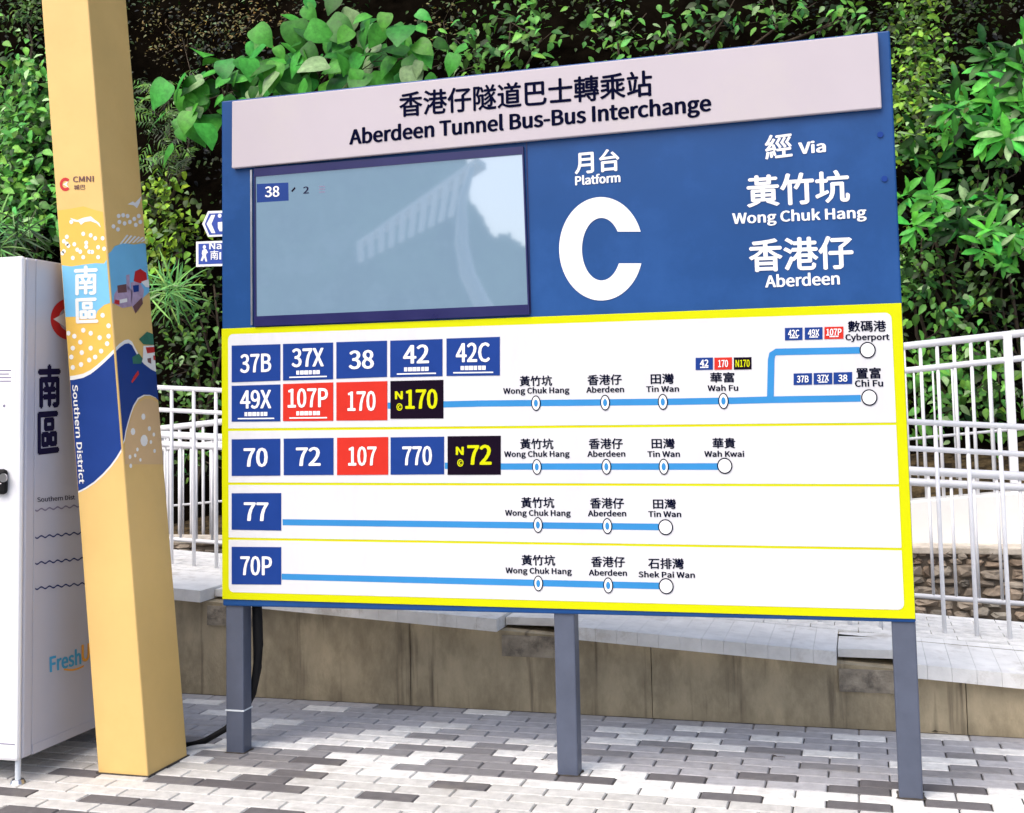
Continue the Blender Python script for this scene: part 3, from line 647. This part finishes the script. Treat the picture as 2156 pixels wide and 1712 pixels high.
# ------------------------------------------------------------------ direction signs behind the board
G = thing('direction_signpost', 'blue pedestrian direction signs on a post half hidden behind the board', 'sign', (-.62, 2.03, 0))
SZ = lambda x, y: (600+x*.17529, 700+y*.17523)
def sg(x, y, h=0): return at(*SZ(x, y), 2.0-h)
mb = MB(); mb.tube([(-.62, 2.06, -.01), (-.62, 2.06, 2.72)], .03, 'steel', 12); mb.build('post', G)
def plate(pts, inner, nm_):
    mb = MB(); a = [sg(*p) for p in pts]
    b_ = back(a, .02); n = len(a); mb.poly(a, 'white_letter'); mb.add(a+b_, [(k, (k+1) % n, n+(k+1) % n, n+k) for k in range(n)]+[tuple(range(n, 2*n))[::-1]], 'steel')
    mb.poly([sg(*p, .001) for p in inner], 'sign_blue'); return mb
mb = plate([(648, 515), (765, 258), (2400, 200), (2400, 720), (765, 775)], [(700, 515), (790, 305), (2360, 250), (2360, 672), (790, 735)], 'a')
mb.poly([sg(*p, .002) for p in [(735, 515), (830, 335), (910, 332), (835, 515), (915, 700), (835, 700)]], 'white_letter')
disc(mb, sg(1000, 350, .002), (.013, 0, 0), (0, 0, .013), 'white_letter', 14)
mb.poly([sg(*p, .002) for p in [(960, 480), (1080, 470), (1085, 660), (1000, 665), (965, 600)]], 'white_letter')
mb.build('arrow_plate', G)
mb = plate([(525, 1378), (525, 872), (2400, 806), (2400, 1318)], [(572, 1330), (572, 916), (2360, 850), (2360, 1272)], 'b')
disc(mb, sg(692, 980, .002), (.011, 0, 0), (0, 0, .0125), 'white_letter', 14)
mb.poly([sg(*p, .002) for p in [(650, 1050), (690, 1015), (735, 1030), (765, 1090), (735, 1110), (722, 1150), (750, 1270), (715, 1275), (690, 1190), (650, 1268), (615, 1250), (655, 1150), (640, 1110)]], 'white_letter')
text(mb, 'Nam', sg(795, 1024, .002), sg(1230, 1012, .002), (0, 0, .04), 'white_letter', True, .02)
text(mb, '南', sg(815, 1235, .002), sg(970, 1230, .002), (0, 0, .056), 'white_letter', False, .02)
mb.poly([sg(*p, .002) for p in [(993, 1232), (1030, 1231), (1030, 1082), (993, 1083)]], 'white_letter')
mb.build('name_plate', G)

# ------------------------------------------------------------------ railings, stone wall, parapet
def railing(name, label, Y, x0, x1, rails, bar, step, foot, anchor, posts=None, bars_top=0, group='white railings of the ramps'):
    o = thing(name, label, 'railing', (x0, Y, 0), group)
    for fn, rad in rails:
        mb = MB(); mb.tube([(x0, Y, fn(x0)), (x1, Y, fn(x1))], rad, 'fence_white', 10); mb.build('rail', o, smooth=True)
    k0 = math.ceil((x0-anchor)/step); k1 = math.floor((x1-anchor)/step)
    for k in range(k0, k1+1):
        x = anchor+k*step; mb = MB(); top = rails[bars_top][0](x)
        mb.tube([(x, Y, foot(x)), (x, Y, top)], bar, 'fence_white', 8); mb.build('baluster', o, smooth=True)
    for x, wd, zf in (posts or []):
        mb = MB(); mb.box(x-wd/2, x+wd/2, Y-wd/2, Y+wd/2, zf, rails[0][0](x)-.002, 'fence_white'); mb.build('post', o, bevel=.004)
    return o
f1 = lambda X: 1.284-.0635*(X-2.79)
railing('ramp_railing', 'nearest white railing, its bars standing on the ramp edge behind the board', 1.55, -2.2, 4.2, [(f1, .014), (lambda X: f1(X)-.127, .013)], .0105, .14204, lambda X: rz(X)-.01, 2.91)
f2 = lambda X: .99-.055*(X-2.83)
railing('ramp_railing', 'middle white railing with a double top rail just behind the ramp', 2.6, -3.0, 4.4, [(f2, .024), (lambda X: f2(X)-.062, .022), (lambda X: f2(X)-.69, .014)], .009, .118, lambda X: f2(X)-.69, 2.922, [(-2.3, .045, -.02), (-.8, .045, -.02), (.7, .045, -.02), (2.2, .045, -.02), (3.7, .045, -.02)], 0)
f3 = lambda X: 1.725+.083*(X-2.857)
railing('ramp_railing', 'farthest white railing climbing to the right above the white ramp wall', 3.5, -3.6, 5.2, [(f3, .024), (lambda X: f3(X)-.155, .020)], .0115, .1003, lambda X: .70+.088*(X-2.858), 2.954, [(3.47, .05, .6), (1.97, .05, .5), (.47, .05, .4), (-1.03, .05, .3), (-2.53, .05, .2)])
railing('ramp_railing', 'thin barred white railing standing on the soil just behind the farthest railing', 4.0, -3.4, 5.4, [(lambda X: 1.585+.083*(X-2.87), .012), (lambda X: 1.12+.083*(X-2.87), .010)], .0065, .121, lambda X: .72+.088*(X-2.86), 2.93)
pw = MB(); pz = lambda X: .751+.088*(X-2.858)
pw.hexa([(-4, 3.46, -.019), (8, 3.46, -.019), (8, 3.46, pz(8)), (-4, 3.46, pz(-4))], [(-4, 3.66, -.019), (8, 3.66, -.019), (8, 3.66, pz(8)), (-4, 3.66, pz(-4))], 'wall_white')
bed = MB(); bed.add([(-4, 3.661, pz(-4)-.03), (8, 3.661, pz(8)-.03), (8, 4.7, pz(8)+.30), (-4, 4.7, pz(-4)+.30)], [(0, 1, 2, 3)], 'leaf_litter')
o = bed.build('planting_bed'); o['kind'] = 'structure'
tag(pw.build('ramp_wall', bevel=.01), 'plain white ramp wall rising to the right behind the railings', 'wall')
sw = thing('stone_wall', 'low brown rubble stone wall at the foot of the white ramp wall', 'wall', (0, 3.3, 0))
core = MB(); core.box(-5, 8, 3.27, 3.455, -.019, .45, 'mortar'); core.build('core', sw); cap = MB(); cap.box(-5, 8, 3.235, 3.458, .452, .492, 'cap_stone'); cap.build('cap', sw, bevel=.006)
ston = MB()
z_ = .07
while z_ < .46:
    rh = random.uniform(.045, .085); x = -5+random.uniform(0, .1)
    while x < 8:
        wd = random.uniform(.04, .17); c = Vector((x+wd/2, 3.265+random.uniform(-.012, .008), z_+rh/2+random.uniform(-.012, .012))); n = random.uniform(.5, 1.35)
        V = []; hh = rh*random.uniform(.46, .62)
        for a in range(8):
            th = 2*math.pi*(a+random.uniform(-.3, .3))/8; ca, sa = math.cos(th), math.sin(th); e = random.uniform(.72, 1.05)
            V.append(c+Vector((wd*.56*e*(abs(ca)**.6)*(1 if ca > 0 else -1), 0.006, hh*e*(abs(sa)**.6)*(1 if sa > 0 else -1))))
        for a in range(8): V.append(c+(V[a]-c)*random.uniform(.6, .85)+Vector((0, -.022*random.uniform(.3, 1.4), 0)))
        V.append(c+Vector((random.uniform(-.02, .02), -.026*random.uniform(.4, 1.3), random.uniform(-.01, .01))))
        br = random.uniform(-.03, .03)
        ston.add(V, [(a, (a+1) % 8, 8+(a+1) % 8, 8+a) for a in range(8)]+[(8+a, 8+(a+1) % 8, 16) for a in range(8)], 'stone', (.30*n+br, .25*n, .195*n-br*.5))
        x += wd+random.uniform(-.004, .012)
    z_ += rh
ston.build('stone_face', sw, colattr=True)
for (lx, ly), sc_, lb in [((2545, 2522), 1, 'curled dry leaf lying on the paving against the concrete wall'), ((1914, 2682), .3, 'tiny dry leaf scrap on the paving just left of the middle leg'), ((2735, 2670), .4, 'tiny dry leaf scrap on the paving between middle and right legs'), ((3300, 2583), .5, 'thin dry leaf on the paving right of the right leg')]:
  dl = MB(); p0 = ground_at(lx, ly)
  for a, b_, c_ in [((-.03, 0, .002), (.0, -.012, .016), (.035, .006, .002)), ((-.03, 0, .002), (.0, .016, .012), (.035, .006, .002))]: dl.add([p0+Vector(a)*sc_, p0+Vector(b_)*sc_, p0+Vector(c_)*sc_], [(0, 1, 2)], 'bark')
  dl.tube([p0+Vector(q)*sc_ for q in ((.03, 0, .004), (.075, -.012, .008), (.1, -.004, .003))], .0025*sc_, 'bark', 6)
  tag(dl.build('dry_leaf'), lb, 'leaf', 'dry leaves on the paving')

# ------------------------------------------------------------------ vegetation
def leaves(name, parent, P, A, Nn, Ln, Wd, C_, droop=.25, fold=.18, prof=(.95, .8)):
    """P base points, A axes, Nn normals (all n x 3), lengths, half widths, colours -> one mesh"""
    n = len(P); A = A/np.linalg.norm(A, axis=1, keepdims=True)
    Nn = Nn-A*(A*Nn).sum(1, keepdims=True); Nn /= np.linalg.norm(Nn, axis=1, keepdims=True)+1e-9
    Sd = np.cross(A, Nn); Ln = Ln[:, None]; Wd = Wd[:, None]
    ts = [0]+[q[0] for q in prof]+[1.]; m = len(prof); nv = 3*m+2
    mid = [P+A*Ln*t_-Nn*Ln*droop*t_*t_ for t_ in ts]
    sid = []; jit = 1+.5*rng.normal(0, 1, (n, 1))
    for s_ in (-1, 1):
        for k, (t_, w_, sh_) in enumerate(prof):
            sid.append(mid[k+1]+A*Ln*sh_+Sd*Wd*w_*s_+Nn*Wd*fold*w_*(jit+.25*rng.normal(0, 1, (n, 1))))
    Vt = np.stack(mid+sid, 1).reshape(-1, 3)        # midrib, then the left and the right edge
    base, cnt = [], []
    for e0, fl in ((m+2, 0), (2*m+2, 1)):
        fs = [(0, 1, e0)]+[(k, k+1, e0+k, e0+k-1) for k in range(1, m)]+[(m, m+1, e0+m-1)]
        for f_ in fs: base += list(f_[::-1] if fl else f_); cnt.append(len(f_))
    base = np.array(base); cnt = np.array(cnt)
    L_ = (base[None]+nv*np.arange(n)[:, None]).ravel(); cn = np.tile(cnt, n)
    me = bpy.data.meshes.new(name); me.vertices.add(nv*n); me.vertices.foreach_set('co', Vt.ravel())
    me.loops.add(len(L_)); me.loops.foreach_set('vertex_index', L_.astype(np.int32))
    me.polygons.add(len(cn)); st_ = np.r_[0, np.cumsum(cn)[:-1]]
    me.polygons.foreach_set('loop_start', st_.astype(np.int32)); me.polygons.foreach_set('loop_total', cn.astype(np.int32))
    me.polygons.foreach_set('use_smooth', np.ones(len(cn), bool)); me.update(calc_edges=True); me.validate()
    a = me.color_attributes.new('Col', 'FLOAT_COLOR', 'POINT')
    cc = np.repeat(np.c_[C_, np.ones(n)], nv, 0); vein = np.r_[np.full(m+2, 1.18), np.full(2*m, .95)]; cc[:, :3] *= np.tile(vein, n)[:, None]; a.data.foreach_set('color', cc.ravel().astype(np.float32))
    me.materials.append(MATS['leaf'])
    o = bpy.data.objects.new(name, me); COL.objects.link(o)
    if parent: o.parent = parent; o.matrix_parent_inverse = WM(parent).inverted()
    return o
OV = [(.16, .72, 0), (.42, 1, 0), (.72, .62, 0)]
KINDS = {   # length, half-width ratio, leaves per spray, spray radius, colour, droop, fold, outline (t, width, shift), tip-down
 'broad': (.25, .40, 5, .19, (.050, .240, .030), .30, .07, [(.10, .80, -.16), (.26, 1, -.10), (.45, .95, 0), (.65, .66, 0), (.84, .20, 0)], .95),
 'ovate': (.10, .30, 8, .12, (.066, .190, .030), .25, .20, OV, .5),
 'bright': (.095, .38, 7, .11, (.150, .270, .020), .25, .20, [(.14, .9, -.08), (.42, 1, 0), (.72, .58, 0)], .5),
 'small': (.052, .30, 10, .09, (.085, .185, .018), .2, .2, OV, .3),
 'long': (.17, .17, 8, .06, (.045, .220, .025), .35, .22, [(.2, .5, 0), (.5, .95, 0), (.8, .8, 0)], .35),
 'grass': (.36, .028, 14, .03, (.100, .250, .060), .45, .3, [(.2, .9, 0), (.5, 1, 0), (.8, .7, 0)], .1),
 'fine': (.12, .085, 12, .10, (.060, .150, .020), .3, .2, OV, .2),
 'twig': (.035, .26, 7, .13, (.13, .105, .030), .2, .2, OV, .2),
 'dark': (.085, .28, 8, .12, (.040, .095, .014), .25, .2, OV, .4)}
def foliage(name, parent, blobs, kind, size=1, tone=1, front=.35):
    Ln0, wr, per, sr, col, dr, fo, pf, tip = KINDS[kind]; P, A, N_, L_, W_2, C_, cen = [], [], [], [], [], [], []
    for x, y, rx, ry, n in blobs:       # photograph pixels: centre and half size; n = number of sprays
        c = np.array(hill_at(x, y, front)); s_ = (c[1]+4.48)/(F*.59657**-1)*1.0;  size_ = size*(.85 if kind in ('ovate', 'bright', 'dark') else 1)
        RX, RY = rx*s_, ry*s_
        cen.append(c)
        for _ in range(n):
            th, r_ = rng.uniform(0, 2*np.pi), np.sqrt(rng.uniform(0, 1))
            sp = c+np.array([RX*r_*np.cos(th), rng.normal(0, .13)+HS*RY*r_*np.sin(th), RY*r_*np.sin(th)])
            tn = rng.choice([.18, .5, .95, 1.35, 1.75], p=[.24, .18, .2, .22, .16]) if kind != 'broad' else rng.choice([.5, .85, 1.1, 1.35]); ax0 = rng.normal(0, 1, 3)*np.array([1, .5, .6])+np.array([0, -.35, -.1])
            for q in range(per):
                k = rng.uniform(.55, 1.3)*size_
                if kind in ('long', 'grass'):        # whorl from one point
                    a = 2*np.pi*(q+rng.uniform(-.3, .3))/per
                    ax = np.array([np.cos(a), -.45+rng.normal(0, .2), np.sin(a)*.8+.15-tip*.6]); p = sp+rng.normal(0, sr*.3, 3)
                    nr = np.array([0, -1, .55])+rng.normal(0, .25, 3)
                elif kind == 'fine':
                    t_ = (q//2)/(per/2); sd_ = 1 if q % 2 else -1; ax_ = ax0/np.linalg.norm(ax0); pr = np.cross(ax_, [0, -.8, .5])
                    p = sp+ax_*t_*.28*size; ax = ax_*.6+pr*sd_*1.0; nr = np.array([0, -.8, .6])+rng.normal(0, .2, 3); k *= 1.1-.7*t_
                else:
                    p = sp+rng.normal(0, sr, 3)*size*np.array([1, .7, 1]); ax = rng.normal(0, 1, 3)*np.array([1, .35, .55])+np.array([0, -.35, -tip])
                    nr = np.array([0, -.75, .75])+rng.normal(0, .38, 3)
                P.append(p); A.append(ax); N_.append(nr); L_.append(Ln0*k); W_2.append(Ln0*k*wr*rng.uniform(.85, 1.15))
                v = tn*rng.uniform(.8, 1.25)*tone; yel = rng.normal(0, .12)
                pale = rng.uniform() < .06        # highlights put into the colour of some leaves, as pale young ones
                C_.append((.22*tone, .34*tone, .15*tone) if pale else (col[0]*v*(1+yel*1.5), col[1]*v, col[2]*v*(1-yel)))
    o = leaves(name, parent, np.array(P), np.array(A), np.array(N_), np.array(L_), np.array(W_2), np.clip(np.array(C_), .004, .6), dr, fo, pf)
    if kind == 'broad': sbs = o.modifiers.new('smooth', 'SUBSURF'); sbs.levels = sbs.render_levels = 1
    return o, cen
PLANTS = []
def plant(name, label, cat, kind, blobs, size=1, tone=1, front=.35, stem=.018, group=None):
    x, y = blobs[0][:2]; c = hill_at(x, y, front); zl = min(hill_at(b_[0], b_[1]+b_[3], front).z for b_ in blobs)
    zf = max(0, zl-.35); root = Vector((c.x+.1, HB+HS*zf-.05, zf-.03))
    t = thing(name, label, cat, root, group)
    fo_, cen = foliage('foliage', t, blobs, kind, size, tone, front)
    mb = MB()
    for q in cen:
        q = Vector(q)+Vector((0, .12, 0)); mid = root.lerp(q, .55)+Vector((random.uniform(-.12, .12), .05, random.uniform(-.05, .1)))
        mb.tube([root, mid, q], [stem, stem*.75, stem*.45], 'bark', 6)
        for _ in range(3):
            e = q+Vector((random.uniform(-.3, .3), random.uniform(-.15, .05), random.uniform(-.25, .25)))
            mb.tube([mid.lerp(q, random.uniform(.4, 1)), e], [stem*.4, stem*.2], 'bark', 5)
    mb.build('stem', t, smooth=True)
    return t
plant('leafy_climber', 'dense leafy climber with mid green leaves at the left edge above the vending machine', 'plant', 'ovate', [(50, 300, 120, 110, 42), (90, 480, 110, 120, 60), (60, 650, 120, 110, 52), (130, 770, 80, 110, 30)], 1.3, 1.75, .55)
plant('spiky_grass', 'spiky fan leaved grass clump just above the vending machine', 'plant', 'grass', [(60, 840, 110, 70, 11)], .8, 1.25, .75)
plant('dry_thicket', 'dark twiggy thicket in the top left corner', 'bush', 'dark', [(70, 70, 140, 90, 40)], .8, 1.0, .3)
plant('dry_thicket', 'dark fine twiggy thicket right of the column top', 'bush', 'twig', [(620, 120, 150, 120, 60), (850, 80, 160, 90, 50), (1040, 50, 130, 60, 30), (1560, 60, 90, 60, 14)], 1, .85, .25, .008)
plant('fern_bush', 'feathery green bush with narrow leaves between column and board', 'bush', 'fine', [(570, 340, 110, 110, 26), (600, 520, 120, 100, 26), (650, 430, 110, 90, 14)], .8, 1.05, .35)
plant('yellow_green_creeper', 'bright yellow green creeper beside the small blue direction signs', 'plant', 'bright', [(560, 680, 55, 90, 20), (600, 800, 80, 90, 26), (545, 900, 45, 90, 14)], .85, 1.15, .65)
plant('spiky_grass', 'drooping strap leaved grass below the bright creeper and beside the column', 'plant', 'grass', [(590, 1020, 60, 70, 7)], .75, .95, .7)
plant('sparse_creeper', 'sparse dark creeper below the direction signs and above the railing', 'plant', 'dark', [(680, 1120, 100, 110, 16), (650, 1280, 110, 90, 16), (730, 1000, 60, 100, 9)], .95, 1.5, .4)
plant('giant_leaf_shrub', 'shrub with large heart shaped bright leaves above the left end of the board', 'shrub', 'broad', [(760, 300, 60, 50, 4), (880, 255, 70, 50, 5), (1010, 215, 70, 40, 5), (1290, 160, 60, 50, 4), (1400, 190, 60, 60, 5), (1210, 60, 70, 40, 3), (1150, 230, 80, 50, 5), (1050, 280, 120, 40, 5), (700, 360, 40, 50, 3), (1480, 230, 30, 60, 2)], .92, 1.1, 1.0, .016)
plant('leafy_climber', 'open climber with pale tipped leaves above the middle of the board title', 'plant', 'ovate', [(1660, 160, 90, 80, 9), (1900, 120, 100, 90, 12), (1790, 40, 90, 40, 4)], 1.1, 1.25, .45)
plant('leafy_climber', 'open climber above the right half of the board title', 'plant', 'ovate', [(2170, 130, 90, 60, 9), (2420, 110, 100, 60, 9), (2560, 40, 90, 40, 6), (2780, 50, 110, 60, 10), (2970, 60, 80, 70, 9)], 1.0, 1.1, .45)
plant('small_leaved_vine', 'upright column of small leaved vine against the right edge of the board', 'vine', 'small', [(3230, 80, 60, 130, 40), (3240, 270, 70, 130, 50), (3220, 430, 90, 110, 44)], 1.1, 1.3, .6)
plant('long_leaved_shrub', 'shrub with whorls of long pointed leaves at the upper right edge', 'shrub', 'long', [(3560, 170, 80, 90, 9), (3560, 420, 100, 90, 12), (3400, 360, 70, 80, 6), (3590, 300, 70, 70, 6)], 1.0, 1.35, .8)
plant('long_leaved_shrub', 'shrub with whorled leaves half way up beside the right edge of the board', 'shrub', 'long', [(3300, 520, 90, 60, 9), (3420, 760, 120, 80, 12), (3260, 740, 80, 80, 7), (3540, 880, 70, 90, 8)], .85, 1.2, .65)
plant('leafy_climber', 'tangled climber low on the right side above the railing', 'plant', 'ovate', [(3250, 920, 70, 80, 16), (3230, 1010, 70, 70, 14), (3330, 1130, 110, 40, 8), (3480, 640, 90, 50, 8), (3560, 560, 50, 50, 5)], .9, 1.1, .5)
plant('leafy_climber', 'low climber seen through the railing at the right edge', 'plant', 'ovate', [(3300, 1310, 120, 50, 16), (3500, 1270, 110, 60, 15), (3330, 1440, 120, 60, 16), (3540, 1420, 90, 70, 13)], .95, 1.25, .4)
plant('sparse_creeper', 'sparse creeper behind the railing left of the board', 'plant', 'dark', [(660, 1420, 120, 60, 12), (700, 1600, 120, 80, 14)], .8, 1.3, .3)
plant('sparse_creeper', 'sparse dark creeper in the gaps at the right edge', 'plant', 'dark', [(3520, 760, 90, 90, 10), (3480, 1000, 130, 90, 14), (3540, 1060, 70, 60, 7)], 1.0, 1.3, .3)
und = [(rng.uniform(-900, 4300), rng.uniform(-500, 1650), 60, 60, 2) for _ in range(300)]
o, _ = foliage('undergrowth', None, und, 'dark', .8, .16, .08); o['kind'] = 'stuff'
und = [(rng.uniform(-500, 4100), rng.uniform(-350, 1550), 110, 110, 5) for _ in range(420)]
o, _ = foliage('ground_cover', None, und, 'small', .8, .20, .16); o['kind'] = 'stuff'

# ------------------------------------------------------------------ what the glossy display mirrors: the place behind the camera
def mirrored(x, y, Y):
    p = at(x, y, -.005); c = Vector((CAM.x, -CAM.y-.01, CAM.z)); d = p-c
    return c+d*((Y-c.y)/d.y)
K = thing('platform_canopy', 'slatted white canopy across the road, seen mirrored in the display', 'canopy', mirrored(1650, 800, -9))
n_ = 11
topA, topB, botA, botB = Z4(790, 1190), Z4(1450, 742), Z4(800, 1290), Z4(1400, 985)
for k in range(n_):
    a, b_ = k/n_, (k+.5)/n_
    Ya, Yb = (-22+13*q for q in (a**.5*.9+.05, b_**.5*.9+.05))
    lp = lambda P, Q, u: (P[0]+(Q[0]-P[0])*u, P[1]+(Q[1]-P[1])*u)
    a2, b2 = a**1.0, b_**1.0
    q = [mirrored(*lp(botA, botB, a2), Ya), mirrored(*lp(botA, botB, b2), Yb), mirrored(*lp(topA, topB, b2), Yb), mirrored(*lp(topA, topB, a2), Ya)]
    mb = MB(); mb.hexa(q, back(q, -.08), 'canopy_white'); mb.build('slat', K)
mb = MB(); q = [mirrored(*topA, -21.5), mirrored(*topB, -9.6), mirrored(topB[0], topB[1]-22, -9.6), mirrored(topA[0], topA[1]-9, -21.5)]
mb.hexa(q, back(q, -.4), 'canopy_white'); mb.build('eave_beam', K)
mb = MB(); mb.tube([mirrored(*Z4(*p), -9.5) for p in [(1425, 760), (1375, 940), (1368, 1180), (1400, 1350), (1480, 1515), (1560, 1640), (1700, 2000)]], [.035, .06, .09, .1, .11, .11, .12], 'canopy_white', 12); mb.build('curved_post', K, smooth=True)
hb2 = MB(); sk = [Z4(*p) for p in [(-2600, 300), (-900, 200), (150, 250), (330, 560), (800, 560), (1380, 680), (1400, 940), (1440, 985), (1500, 1090), (1545, 1165), (1575, 1140), (1625, 1135), (1660, 1165), (1720, 1200), (2300, 1240), (3600, 1200)]]
fine_ = []
for (xa, ya), (xb, yb) in zip(sk[:-1], sk[1:]):
    n_s = max(2, int(math.hypot(xb-xa, yb-ya)/7)) if xa > 1600 and xb < 1860 else 12
    for q in range(n_s): fine_.append((xa+(xb-xa)*q/n_s+random.uniform(-4, 4), ya+(yb-ya)*q/n_s+random.uniform(-11, 9)))
T_ = [mirrored(*p, -45) for p in fine_]
hb2.add(T_+[Vector((p.x, -45, -1)) for p in T_]+[Vector((p.x, -45.4, p.z)) for p in T_], [(k, k+1, len(T_)+k+1, len(T_)+k) for k in range(len(T_)-1)]+[(2*len(T_)+k, 2*len(T_)+k+1, k+1, k) for k in range(len(T_)-1)], 'far_trees')
o = hb2.build('far_hill'); o['kind'] = 'structure'
